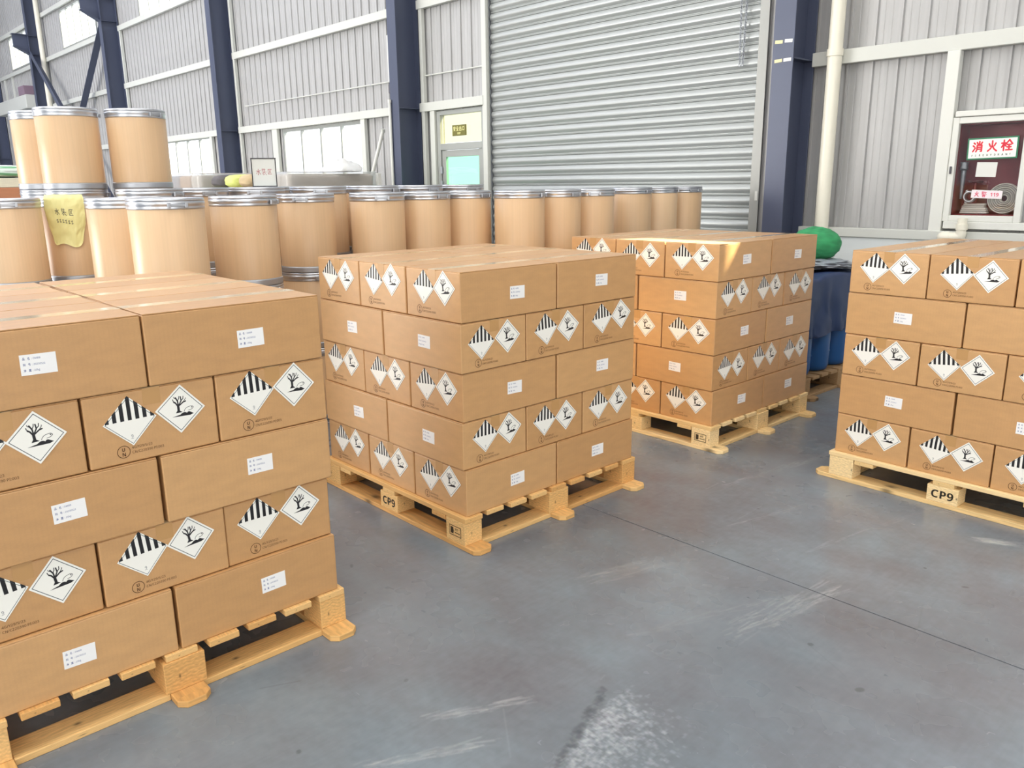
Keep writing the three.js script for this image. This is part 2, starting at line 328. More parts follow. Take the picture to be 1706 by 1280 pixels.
const shell = (name, w, h, d, at) => { const g = structure(name); mesh('panel', box(w, h, d), M.roof, g, at); return g; };
shell('wall_left', 0.2, ROOF + 0.4, FRONT - WALL + 0.4, [LEFT - 0.1, ROOF / 2, (FRONT + WALL) / 2]);
shell('wall_right', 0.2, ROOF + 0.4, FRONT - WALL + 0.4, [RIGHT + 0.1, ROOF / 2, (FRONT + WALL) / 2]);
shell('wall_front', RIGHT - LEFT + 0.4, ROOF + 0.4, 0.2, [(LEFT + RIGHT) / 2, ROOF / 2, FRONT + 0.1]);
shell('ceiling', RIGHT - LEFT + 0.4, 0.2, FRONT - WALL + 0.5, [(LEFT + RIGHT) / 2, ROOF + 0.1, (FRONT + WALL) / 2]);
for (const [x] of SKYLIGHTS) { const g = structure('window_skylight'); mesh('translucent_sheet', box(1.6, 0.03, 17), M.glow, g, [x, ROOF - 0.02, 2.4]); }
for (const [side, at, w, h] of FILL_PANELS) {
  const g = structure('added_light_panel');  // unseen glowing panel added for light, with no opening behind it
  if (side === 'front') mesh('translucent_sheet', box(w, h, 0.03), M.glow, g, [at, h / 2 + 0.1, FRONT - 0.02]);
  else mesh('translucent_sheet', box(0.03, h, w), M.glow, g, [RIGHT - 0.02, h / 2 + 0.1, at]);
}

// ------------------------------------------------------------------ windows
let windowCount = 0;
function windowUnit([x0, x1, y0, y1], panes, mat = M.pane, bar = 0.055) {
  const g = structure(`window_${++windowCount}`), z = WALL - 0.03, W = x1 - x0, H = y1 - y0;
  for (const [w, h, x, y] of [[W, bar, (x0 + x1) / 2, y1 - bar / 2], [W, bar, (x0 + x1) / 2, y0 + bar / 2], [bar, H - 2 * bar, x0 + bar / 2, (y0 + y1) / 2], [bar, H - 2 * bar, x1 - bar / 2, (y0 + y1) / 2]]) mesh('window_frame', rbox(w, h, 0.07, 0.004), M.aluminium, g, [x, y, z]);
  for (let i = 1; i < panes; i++) mesh('mullion', rbox(bar * 0.9, H - 2 * bar, 0.055, 0.004), M.aluminium, g, [x0 + (W * i) / panes, (y0 + y1) / 2, z]);
  for (let i = 0; i < panes; i++) mesh('pane', box(W / panes - bar, H - 2 * bar, 0.004), mat, g, [x0 + (W * (i + 0.5)) / panes, (y0 + y1) / 2, z - 0.01]);
  return g;
}
windowUnit(LOW1, 4); windowUnit(LOW2, 4);
HIGHS.forEach((h, i) => windowUnit(h, i === 4 ? 1 : 5, M.pane, 0.045));

// ------------------------------------------------------------------ glazed door with transom
{
  const g = structure('door_1'), [x0, x1, , y1] = DOOR, z = WALL - 0.02, cx = (x0 + x1) / 2, W = x1 - x0;
  for (const x of [x0 + 0.035, x1 - 0.035]) mesh('door_frame', rbox(0.07, y1, 0.09, 0.005), M.aluminium, g, [x, y1 / 2, z]);
  mesh('door_frame', rbox(W - 0.14, 0.06, 0.09, 0.005), M.aluminium, g, [cx, y1 - 0.03, z]);
  mesh('transom_bar', rbox(W - 0.14, 0.09, 0.09, 0.005), M.aluminium, g, [cx, 2.07, z]);
  mesh('transom_pane', box(W - 0.15, 0.38, 0.005), M.paneCream, g, [cx, 2.31, z - 0.01]);
  const leaf = new THREE.Group(); leaf.name = 'door_leaf'; g.add(leaf);
  for (const x of [x0 + 0.115, x1 - 0.115]) mesh('stile', rbox(0.085, 2.02, 0.045, 0.004), M.aluminium, leaf, [x, 1.012, z]);
  for (const [y, h] of [[1.975, 0.09], [0.98, 0.08], [0.09, 0.17]]) mesh('rail', rbox(W - 0.315, h, 0.045, 0.004), M.aluminium, leaf, [cx, y, z]);
  mesh('pane', box(W - 0.31, 0.92, 0.005), M.paneGreen, leaf, [cx, 1.475, z - 0.004]);
  mesh('pane', box(W - 0.31, 0.76, 0.005), M.paneGreen, leaf, [cx, 0.555, z - 0.004]);
  for (const y of [1.75, 1.55, 0.3]) mesh('hinge', rbox(0.03, 0.1, 0.03, 0.006), M.zincDull, leaf, [x0 + 0.075, y, z + 0.04]);
  const sign = thing('exit_sign', 'small gold-green exit sign on the glass above the door', 'sign', [-9.07, 2.28, WALL + 0.012]);
  mesh('sign_plate', rbox(0.3, 0.145, 0.015, 0.004), std({ color: 0x4d4a1c, roughness: 0.5 }), sign);
  mesh('lettering', new THREE.PlaneGeometry(0.29, 0.135), std({ roughness: 0.5, map: canvasTexture(256, 120, (c, w, h) => {
    c.fillStyle = '#6e6a26'; c.fillRect(0, 0, w, h); c.strokeStyle = c.fillStyle = '#f3f0a8';
    ['an', 'quan', 'chu', 'kou'].forEach((k, i) => glyph(c, k, 18 + i * 57, 12, 48, 56, 6));
    c.font = 'bold 30px sans-serif'; c.textAlign = 'center'; c.fillText('EXIT', 128, 106);
  }) }), sign, [0, 0, 0.009]);
}

// ------------------------------------------------------------------ roller shutters
function rollerShutter(n, [x0, x1, y0, y1], pitch, chain) {
  const g = structure(`door_${n}`), W = x1 - x0, prof = [];
  for (let i = 0; i <= 8; i++) { const t = i / 8; prof.push([0.008 + 0.026 * Math.sin(Math.PI * t), 0.022 + t * (pitch - 0.028)]); }
  const outline = [[0, 0], [0.012, 0], [0.014, 0.006], [0.008, 0.01], [0.012, 0.015], [0.008, 0.02], ...prof, [0.004, pitch - 0.002], [0, pitch - 0.002]];
  const slat = prism(outline, W - 0.04).rotateY(Math.PI / 2).translate(-(W - 0.04) / 2, 0, 0);   // profile x → -z
  slat.scale(1, 1, -1);
  slat.index = null;
  const p = slat.attributes.position; for (let i = 0; i < p.count; i += 3) { const a = [p.getX(i + 1), p.getY(i + 1), p.getZ(i + 1)]; p.setXYZ(i + 1, p.getX(i + 2), p.getY(i + 2), p.getZ(i + 2)); p.setXYZ(i + 2, ...a); }
  slat.computeVertexNormals();
  for (let y = y0 + 0.09; y < y1 - 0.02; y += pitch) mesh('slat', slat, M.shutter, g, [(x0 + x1) / 2, y, WALL - 0.05]);
  mesh('bottom_bar', rbox(W - 0.05, 0.09, 0.05, 0.01), M.darkGrey, g, [(x0 + x1) / 2, y0 + 0.045, WALL - 0.04]);
  mesh('backing', box(W, y1 - y0, 0.01), M.darkGrey, g, [(x0 + x1) / 2, (y0 + y1) / 2, WALL - 0.068]);
  for (const [x, s] of [[x0, 1], [x1, -1]]) {
    const c = new THREE.Group(); c.name = 'guide_channel'; g.add(c);
    mesh('channel_lip', rbox(0.1, y1, 0.006, 0.002), M.guide, c, [x - s * 0.02, y1 / 2, WALL + 0.018]);
    mesh('channel_web', rbox(0.012, y1, 0.09, 0.002), M.zincDull, c, [x + s * 0.004, y1 / 2, WALL - 0.025]);
  }
  if (chain) {
    const loop = new THREE.Group(); loop.name = 'hand_chain'; g.add(loop);
    const links = [], L = 3.0;
    for (let i = 0; i < 110; i++) for (const s of [-1, 1]) { const t = new THREE.TorusGeometry(0.011, 0.0028, 5, 8); t.scale(1, 1.5, 1); if (i % 2) t.rotateY(Math.PI / 2); t.translate(s * (0.016 + 0.014 * Math.sin(i * 0.045)), 2.67 + i * 0.0218, 0); links.push(t); }
      mesh('chain_strand', mergeGeometries(links), M.zincDull, loop, [-4.66, 0, WALL + 0.02]);
  }
  return g;
}
const bigShutter = rollerShutter(2, SHUTTER, 0.12, true);
mesh('number_tag', box(0.03, 0.09, 0.003), M.white, bigShutter, [-4.405, 1.41, WALL + 0.024]);
const farShutter = rollerShutter(3, SHUTTER2, 0.16, false);
mesh('coil_housing', rbox(4.1, 0.42, 0.4, 0.02), M.girt, farShutter, [-32.3, 4.25, WALL + 0.2]);
mesh('motor', rbox(0.7, 0.28, 0.3, 0.02), std({ color: 0x8a7484, roughness: 0.6 }), farShutter, [-30.9, 4.62, WALL + 0.2]);

// ------------------------------------------------------------------ steel columns with crane corbels
const COLUMNS = [-35.3, -29.05, -22.3, -16.06, -10.045, -4.0];
for (const x of COLUMNS) {
  const g = structure('column'), z0 = WALL + 0.0, d = 0.4, H = ROOF;
  mesh('inner_flange', rbox(0.205, H, 0.016, 0.003), M.steelBlue, g, [x, H / 2, z0 + d - 0.008]);
  mesh('outer_flange', rbox(0.205, H, 0.016, 0.003), M.steelBlue, g, [x, H / 2, z0 + 0.012]);
  mesh('web', box(0.012, H, d - 0.03), M.steelBlue, g, [x, H / 2, z0 + d / 2]);
  const plate = prism([[0, 5.5], [0, 6.03], [0.4, 6.03], [0.4, 5.72]], 0.014).rotateY(-Math.PI / 2);
  mesh('corbel_web', plate, M.steelBlue, g, [x + 0.007, 0, z0 + d]);
  mesh('corbel_plate', rbox(0.24, 0.016, 0.44, 0.003), M.steelBlue, g, [x, 6.04, z0 + d + 0.2]);
  mesh('corbel_plate', rbox(0.2, 0.016, 0.46, 0.003), M.steelBlue, g, [x, 5.6, z0 + d + 0.2], [-0.505, 0, 0]);
  for (const y of [0.02, 2.62, 5.5, 6.02]) mesh('stiffener', box(0.19, 0.012, d - 0.035), M.steelBlue, g, [x, y, z0 + d / 2]);
  if (x === -4.0) for (const [tx, ty, c] of [[-0.045, 2.762, 0xe9e2ae], [0.05, 2.762, 0xe9eaea], [-0.04, 2.602, 0xe6dcb0], [0.048, 2.604, 0xe9eaea]]) mesh('tape_mark', box(0.075, 0.028, 0.002), std({ color: c, roughness: 0.6 }), g, [x + tx, ty, z0 + d + 0.002], [0, 0, jit(0.06)]);
  if (x === -10.045) { mesh('junction_box', rbox(0.12, 0.12, 0.1, 0.008), M.darkGrey, g, [x - 0.15, 2.9, z0 + d - 0.1]); mesh('white_strip', rbox(0.03, 0.62, 0.03, 0.004), M.white, g, [x - 0.12, 3.3, z0 + d - 0.02]); }  // a narrow white upright strip stands beside this column
}
{
  const g = structure('beam_brace');
  for (const [a, b] of [[V(-28.9, 5.5, -7.1), V(-22.45, 0.75, -7.1)], [V(-22.45, 5.5, -7.12), V(-28.9, 0.75, -7.12)]]) {
    const L = a.distanceTo(b), m = mesh('brace', prism([[-0.08, -0.08], [0.08, -0.08], [0.08, -0.068], [-0.068, -0.068], [-0.068, 0.08], [-0.08, 0.08]], L), M.steelBlue, g);
    m.position.copy(a); m.lookAt(b);
  }
}

// ------------------------------------------------------------------ pipes and conduits on the wall
{
  const p = thing('downpipe', 'white plastic rainwater downpipe beside the dark column at the roller shutter', 'pipe', [-3.64, 1.05, WALL + 0.14]);
  mesh('pipe', cyl(0.062, 8, 24), M.pvc, p, [0, 4, 0]);
  mesh('coupling', cyl(0.07, 0.06, 24), M.pvc, p, [0, 1.6, 0]);
  mesh('clamp', rbox(0.03, 0.03, 0.15, 0.004), M.zincDull, p, [0, 1.62, -0.06]);
  const p2 = thing('downpipe', 'thin white pipe beside the far braced column', 'pipe', [-28.62, 1.1, WALL + 0.145]);
  mesh('pipe', cyl(0.07, 8, 16), M.pvc, p2, [0, 4, 0]);
  mesh('clamp', rbox(0.03, 0.03, 0.2, 0.004), M.zincDull, p2, [0, 2.6, -0.08]);
  const p3 = thing('conduit_pipe', 'thin white upright pipe on the column beside the glazed door', 'pipe', [-10.13, 1.0, WALL + 0.425]);
  mesh('pipe', cyl(0.02, 1.72, 12), M.white, p3, [0, 0.86, 0]);
  mesh('pipe_cap', cyl(0.026, 0.04, 12), M.white, p3, [0, 1.72, 0]);
  const p4 = thing('plastic_pole', 'long white pole leaning against the wall by the door column', 'pole', [-11.35, 0, WALL + 0.6]);
  const a = V(0, 0, 0), b = V(0.66, 2.35, -0.42), L = a.distanceTo(b), c = mesh('pole', cyl(0.028, L, 14).rotateX(Math.PI / 2).translate(0, 0, L / 2), M.white, p4); c.lookAt(b.clone().add(p4.position));
  const e = mesh('end_cap', cyl(0.033, 0.05, 14), M.girt, p4, [b.x, b.y, b.z]); e.rotation.set(0.17, 0, -0.27);
  for (const [x0, x1, label] of [[-15.6, -10.25, 'thin pale conduit running along the cladding above the four-pane window'], [-9.85, -8.55, 'short pale conduit on the cladding above the glazed door']]) {
    const q = thing('cable_conduit', label, 'conduit', [(x0 + x1) / 2, 3.06, WALL + 0.02]);
    mesh('tube', cyl(0.011, x1 - x0, 8).rotateZ(Math.PI / 2), M.girt, q);
    for (let x = x0 + 0.2; x < x1; x += 0.6) mesh('clip', rbox(0.02, 0.03, 0.02, 0.003), M.zincDull, q, [x - (x0 + x1) / 2, 0, 0]);
  }
}

// ------------------------------------------------------------------ fire hydrant cabinet
{
  const [x0, x1, y0, y1] = HYDRANT, cx = (x0 + x1) / 2, cy = (y0 + y1) / 2, W = x1 - x0, H = y1 - y0, red = std({ color: 0x7d1f2c, roughness: 0.45 });
  const g = thing('fire_hydrant_cabinet', 'glass-fronted red fire hydrant cabinet in a white frame on the clad wall', 'cabinet', [cx, cy, WALL]);
  mesh('back_panel', box(W, H, 0.01), red, g, [0, 0, -0.2]);
  for (const s of [-1, 1]) { mesh('side_panel', box(0.008, H, 0.2), red, g, [s * (W / 2 - 0.004), 0, -0.1]); mesh('inner_panel', box(W, 0.008, 0.2), red, g, [0, s * (H / 2 - 0.004), -0.1]); }
  for (const [w, h, x, y] of [[0.05, H + 0.1, -W / 2 - 0.015, 0], [0.05, H + 0.1, W / 2 + 0.015, 0], [W - 0.02, 0.05, 0, H / 2 + 0.025], [W - 0.02, 0.05, 0, -H / 2 - 0.025]]) mesh('door_frame', rbox(w, h, 0.05, 0.006), M.white, g, [x, y, 0.05]);
  mesh('glass_pane', box(W + 0.0, H + 0.02, 0.004), M.pane, g, [0, 0, 0.04]);
  mesh('latch', rbox(0.015, 0.06, 0.015, 0.004), M.darkGrey, g, [-W / 2 - 0.015, 0, 0.08]);
  const sign = mesh('sign_plate', rbox(0.37, 0.17, 0.004, 0.002), std({ color: 0x2f7a58, roughness: 0.4 }), g, [0.02, 0.165, 0.05], [0, 0, 0.02]);
  mesh('lettering', new THREE.PlaneGeometry(0.36, 0.16), std({ roughness: 0.4, map: canvasTexture(512, 228, (c, w, h) => {
    c.fillStyle = '#2f7a58'; c.fillRect(0, 0, w, h); c.fillStyle = '#f3f5ea'; c.fillRect(10, 10, w - 20, h - 20); c.strokeStyle = '#d8203a';
    ['xiao', 'huo', 'shuan'].forEach((k, i) => glyph(c, k, 48 + i * 148, 24, 116, 128, 17));
    c.fillStyle = '#3b3f44'; c.font = 'bold 30px sans-serif'; 'FIREHYDRANT'.split('').forEach((k, i) => c.fillText(k, 44 + i * 39, 198));
  }) }), sign, [0, 0, 0.003]);
  mesh('paper_note', box(0.15, 0.115, 0.001), M.white, g, [-0.005, 0.0, 0.046], [0, 0, -0.03]);
  const valve = mesh('valve', mergeGeometries([cyl(0.035, 0.1, 16).rotateX(Math.PI / 2), cyl(0.028, 0.12, 16).translate(0, -0.06, 0), cyl(0.012, 0.07, 10).translate(0, 0.07, 0)]), red, g, [-0.12, -0.2, -0.1]);
  mesh('handwheel', mergeGeometries([new THREE.TorusGeometry(0.05, 0.008, 8, 24), box(0.09, 0.01, 0.008), box(0.01, 0.09, 0.008)]).rotateX(Math.PI / 2), std({ color: 0x541620, roughness: 0.5 }), valve, [0, 0.105, 0]);
  const plate = mesh('notice_strip', rbox(0.23, 0.065, 0.004, 0.001), M.white, g, [0.02, -0.195, 0.046], [0, 0, -0.04]);
  mesh('lettering', new THREE.PlaneGeometry(0.225, 0.06), std({ roughness: 0.5, map: canvasTexture(256, 68, (c, w, h) => { c.fillStyle = '#efe3e8'; c.fillRect(0, 0, w, h); c.strokeStyle = c.fillStyle = '#d4415c'; glyph(c, 'huo', 22, 10, 44, 48, 6); glyph(c, 'jing', 82, 8, 48, 52, 3.6); c.font = 'bold 44px sans-serif'; c.fillText('119', 158, 50); }) }), plate, [0, 0, 0.003]);
  // things kept in the cabinet
  const hose = thing('fire_hose', 'coiled white canvas fire hose inside the glazed hydrant cabinet', 'hose', [cx + 0.11, y0 + 0.135, WALL - 0.1]);
  for (let i = 0; i < 7; i++) mesh('coil', new THREE.TorusGeometry(0.03 + i * 0.0145, 0.0066, 6, 40).scale(1, 1, 4.2), std({ color: i % 2 ? 0xc9c6c0 : 0xdedbd2, roughness: 0.85 }), hose);
  const tail = thing('fire_hose', 'flat folded length of pale hose lying on the hydrant cabinet floor', 'hose', [cx - 0.1, y0 + 0.012, WALL - 0.085]);
  for (let i = 0; i < 5; i++) mesh('fold', rbox(0.21 - i * 0.012, 0.016, 0.065, 0.007), std({ color: i % 2 ? 0xbdbab4 : 0xd2cfc8, roughness: 0.85 }), tail, [jit(0.008), 0.008 + i * 0.0165, 0]);
  const ring = thing('hose_coupling', 'round grey metal hose coupling with open bore in the hydrant cabinet', 'coupling', [cx - 0.125, y0 + 0.15, WALL - 0.02]);
  mesh('coupling_ring', lathe([[0.03, -0.025], [0.046, -0.025], [0.05, -0.01], [0.05, 0.012], [0.044, 0.025], [0.03, 0.025], [0.03, -0.025]], 28).rotateX(Math.PI / 2), M.zinc, ring);
  for (const s of [0, 2.1, 4.2]) mesh('lug', rbox(0.016, 0.02, 0.02, 0.004), M.zinc, ring, [Math.cos(s) * 0.052, Math.sin(s) * 0.052, 0], [0, 0, s]);
  const noz = thing('hose_nozzle', 'slim dark grey hose nozzle standing along the side of the hydrant cabinet', 'nozzle', [x0 + 0.055, y0 + 0.13, WALL - 0.02]);
  mesh('barrel', lathe([[0, 0], [0.011, 0], [0.013, 0.03], [0.02, 0.2], [0.022, 0.24], [0, 0.24]], 20), std({ color: 0x7d8288, roughness: 0.35, metalness: 0.6 }), noz);
  mesh('swivel', lathe([[0, 0.235], [0.03, 0.235], [0.032, 0.25], [0.028, 0.27], [0.032, 0.29], [0.03, 0.3], [0, 0.3]], 20), std({ color: 0x83888e, roughness: 0.35, metalness: 0.6 }), noz);
  // the posts and rails that carry the cabinet
  const f = structure('trim_1');
  mesh('post', rbox(0.1, 1.5, 0.08, 0.006), M.white, f, [-2.665, 1.81, WALL + 0.045]);
  mesh('rail', rbox(2.6, 0.045, 0.08, 0.006), M.white, f, [-1.3, 2.066, WALL + 0.045]);
  mesh('rail', rbox(2.6, 0.06, 0.08, 0.006), M.white, f, [-1.3, 1.18, WALL + 0.045]);
  const pp = thing('supply_pipe', 'white pipe with an elbow below the fire hydrant cabinet', 'pipe', [-2.43, 1.05, WALL + 0.14]);
  mesh('riser', cyl(0.036, 0.12, 20), M.pvc, pp, [0, 0.13, 0]);
  mesh('collar', cyl(0.045, 0.045, 20), M.pvc, pp, [0, 0.12, 0]);
  mesh('elbow', tube([V(0, 0.09, 0), V(-0.005, 0.045, 0), V(-0.05, 0.035, 0), V(-0.09, 0.035, 0.0)], 0.04, 24, 16), M.pvc, pp);
  mesh('end_fitting', new THREE.SphereGeometry(0.052, 20, 14).scale(1.2, 0.9, 1), M.pvc, pp, [-0.12, 0.033, 0.0]);
}

// ------------------------------------------------------------------ pallets (1.14 m, 0.15 m high)
function makePallet(label, pos, turn, marks, old, pale) {
  const g = thing('wooden_pallet', label, 'pallet', pos, turn, 'wooden pallets on the floor');
  const L = 1.17, pm = () => old ? M.oldPine : (pale ? M.palePine : M.pine)[Math.floor(R() * 3)];
  const deck = rbox(L, 0.022, 0.1, 0.003), beam = rbox(L, 0.022, 0.1, 0.003), block = rbox(0.13, 0.106, 0.1, 0.003), mid = rbox(0.145, 0.106, 0.13, 0.003), low = rbox(0.145, 0.084, 0.1, 0.003);
  const foot = (() => { const s = new THREE.Shape(), a = L / 2 + 0.02, b = a + 0.055, h = 0.05; s.moveTo(-b, -h + 0.022); s.lineTo(-b + 0.022, -h); s.lineTo(b - 0.022, -h); s.lineTo(b, -h + 0.022); s.lineTo(b, h - 0.022); s.lineTo(b - 0.022, h); s.lineTo(-b + 0.022, h); s.lineTo(-b, h - 0.022); s.closePath(); const e = new THREE.ExtrudeGeometry(s, { depth: 0.018, bevelEnabled: true, bevelSize: 0.002, bevelThickness: 0.002, bevelSegments: 1 }); uvScale(e, 0.8, 4, 0.5, 0.5); return e.rotateX(-Math.PI / 2).translate(0, 0.002, 0); })();
  for (let i = 0; i < 9; i++) mesh('deck_board', deck, pm(), g, [jit(0.006), 0.139, -0.535 + i * 0.13375], [0, jit(0.004), 0]);
  for (const x of [-0.395, 0, 0.395]) mesh('stringer_board', beam, pm(), g, [x, 0.117, 0], [0, Math.PI / 2, 0]);
  for (const z of [-0.535, 0, 0.535]) {
    for (const x of [-0.515, 0, 0.515]) {
      const b = mesh('block', x === 0 ? low : z === 0 ? mid : block, pm(), g, [x, x === 0 ? 0.064 : 0.075, z]);
      if (z > 0.5 && x === 0 && marks.includes('c')) mesh('lettering', new THREE.PlaneGeometry(0.125, 0.084), M.cpMark, b, [0, 0, 0.0508]);
      if (z > 0.5 && x > 0.5 && marks.includes('s')) mesh('stamp_mark', new THREE.PlaneGeometry(0.085, 0.055), M.stamp, b, [0, 0, 0.0508]);
    }
    mesh('bottom_board', foot, pm(), g, [0, 0, z]);
  }
  for (const z of [-0.2675, 0.2675]) for (const x of [-0.535, 0.535]) mesh('skid_board', rbox(0.43, 0.022, 0.1, 0.003), pm(), g, [x, 0.011, z], [0, Math.PI / 2, 0]);
  return g;
}

// ------------------------------------------------------------------ cartons, five layers of six on each pallet
const CW = 0.3735, CL = 0.5615, CH = 0.2115, PITCH = 0.2137, BASE = 0.15;
const G = {
  body: uvScale(rbox(CW, CH - 0.003, CL, 0.005, 2), 1, 1), flap: rbox(CW / 2 - 0.0012, 0.003, CL - 0.004, 0.0012, 1), tapeTop: box(0.058, 0.0005, CL + 0.001), tapeEnd: box(0.05, 0.05, 0.0005),
  diamond: box(0.105, 0.105, 0.0006).rotateZ(Math.PI / 4), slip: box(0.086, 0.055, 0.0006), mark: new THREE.PlaneGeometry(0.14, 0.044),
};
function carton(label, pos, turn, side, quiet) {
  const g = thing('carton', label, 'carton', pos, turn, 'hazard-labelled cartons stacked on pallets'), k = M.kraft[Math.floor(R() * 3)];
  mesh('carton_body', G.body, k, g, [0, (CH - 0.003) / 2, 0]);
  for (const s of [-1, 1]) mesh('top_flap', G.flap, k, g, [s * (CW / 4 + 0.0004), CH - 0.0016, 0]);
  const tp = mesh('packing_tape', G.tapeTop, M.tape, g, [0, CH + 0.0002, 0]);
  mesh('tape_end', G.tapeEnd, M.tapeBrown, tp, [0, -0.026, CL / 2 + 0.0004]);
  if (!quiet) {
    const dx = jit(0.008), dy = jit(0.007);
    mesh('striped_hazard_label', G.diamond, M.striped, g, [-0.067 + dx, 0.129 + dy, CL / 2 + 0.0012], [0, 0, jit(0.1)]);
    mesh('environment_hazard_label', G.diamond, M.deadTree, g, [0.077 + dx * 0.6 + jit(0.003), 0.132 + dy + jit(0.006), CL / 2 + 0.0012], [0, 0, jit(0.08)]);
    mesh('printed_mark', G.mark, M.unMark, g, [-0.045, 0.036, CL / 2 + 0.0006]);
  }
  if (side) mesh('paper_slip', G.slip, M.slip, g, [side * (CW / 2 + 0.0006), 0.108 + jit(0.008), -side * 0.02 + jit(0.02)], [jit(0.03), (side * Math.PI) / 2, 0]);
  return g;
}
const LAYERS = ['top layer', 'second layer down', 'middle layer', 'fourth layer down', 'bottom layer'];
function stack(cx, cz, turn, name, across, jitter) {
  const c = Math.cos(turn), s = Math.sin(turn);
  for (let l = 0; l < 5; l++) {
    const y = BASE + (4 - l) * PITCH, zlen = l % 2 === 0, lx = jit(jitter), lz = jit(jitter);
    for (let i = 0; i < 3; i++) for (let j = 0; j < 2; j++) {
      const o = (i - 1) * 0.38, e = j ? 0.285 : -0.285;         // three across, two along
      const px = (zlen ? o : e) + lx + jit(jitter * 0.35), pz = (zlen ? e : o) + lz + jit(jitter * 0.35);
      const ry = zlen ? (j ? 0 : Math.PI) : (j ? Math.PI / 2 : -Math.PI / 2), out = i - 1;                       // world side of the long face that shows
      const local = zlen ? (j ? out : -out) : (j ? -out : out);
      const row = zlen ? `${across[i]} of three, ${j ? 'room-side' : 'wall-side'} half` : `${['wall-side', 'central', 'room-side'][i]} of three, ${across[j ? 2 : 0]} half`;
      carton(`brown carton in ${LAYERS[l]} of ${name}, ${row}`, [cx + px * c + pz * s, y, cz - px * s + pz * c], turn + ry + jit(0.006), local, false);
    }
  }
}
const SIDES = ['drum-side', 'central', 'aisle-side'];
const S = [[-2.948, -0.758, 0], [-3.113, -2.627, 0], [-3.128, -4.517, 0], [-1.27, -4.607, -0.021]];
makePallet('new wooden pallet under the foremost carton stack', [S[0][0], 0, S[0][1]], S[0][2], 'c');
makePallet('new wooden pallet under the middle carton stack, CP9 block half in shade', [S[1][0], 0, S[1][1]], S[1][2], 'cs');
makePallet('new wooden pallet under the sunlit carton stack by the roller shutter', [S[2][0], 0, S[2][1]], S[2][2], 's', false, true);
makePallet('pale wooden pallet with CP9 stamped block under the stack by the fire cabinet', [S[3][0], 0, S[3][1]], S[3][2], 'c', false, true);
stack(...S[0], 'foremost stack', SIDES, 0.0075);
stack(...S[1], 'middle stack', SIDES, 0.004);
stack(...S[2], 'roller-shutter stack', SIDES, 0.004);
stack(...S[3], 'fire-cabinet stack', ['barrel-side', 'central', 'outer'], 0.004);

// ------------------------------------------------------------------ fibre drums
const DH = 0.504;
const DG = {
  body: lathe([[0.0, 0.004], [0.183, 0.004], [0.184, 0.03], [0.184, 0.46], [0, 0.46]], 48), base: lathe([[0.17, 0], [0.186, 0], [0.189, 0.006], [0.187, 0.012], [0.1885, 0.018], [0.187, 0.03], [0.1885, 0.034], [0.1845, 0.04], [0.17, 0.04]], 48),
  lid: lathe([[0, 0.488], [0.15, 0.49], [0.166, 0.49], [0.17, 0.5], [0.178, DH], [0.185, 0.502], [0.188, 0.494], [0.186, 0.486], [0.16, 0.484]], 48),
  ring: lathe([[0.18, 0.448], [0.185, 0.448], [0.1885, 0.453], [0.186, 0.458], [0.1865, 0.466], [0.189, 0.472], [0.1895, 0.48], [0.187, 0.487], [0.18, 0.488], [0.18, 0.448]], 48),
  lever: mergeGeometries([rbox(0.09, 0.012, 0.006, 0.002), moved(rbox(0.016, 0.026, 0.012, 0.003), 0.042, 0, 0), moved(rbox(0.016, 0.026, 0.012, 0.003), -0.042, 0, 0)]),
};
function makeDrum() {
  const g = new THREE.Group(), k = M.fibre[Math.floor(R() * 3)];
  mesh('drum_body', DG.body, k, g); mesh('base_ring', DG.base, M.zincDull, g);
  mesh('lid', DG.lid, M.zinc, g);
  const r = mesh('clamp_ring', DG.ring, M.zinc, g);
  mesh('lever', DG.lever, M.zincDull, r, [0, 0.468, 0.1925]);
  return g;
}
const drumKinds = [makeDrum(), makeDrum(), makeDrum(), makeDrum()];
function drum(label, x, y, z, group) {
  const g = drumKinds[Math.floor(R() * 4)].clone();
  g.name = numbered('fibre_drum'); g.position.set(x, y, z); g.rotation.y = x < -5.9 ? Math.PI + jit(0.2) : Math.PI / 2 + jit(0.7);
  g.userData = { label, category: 'drum' };
  if (group) g.userData.group = group;
  scene.add(g);
  return g;
}
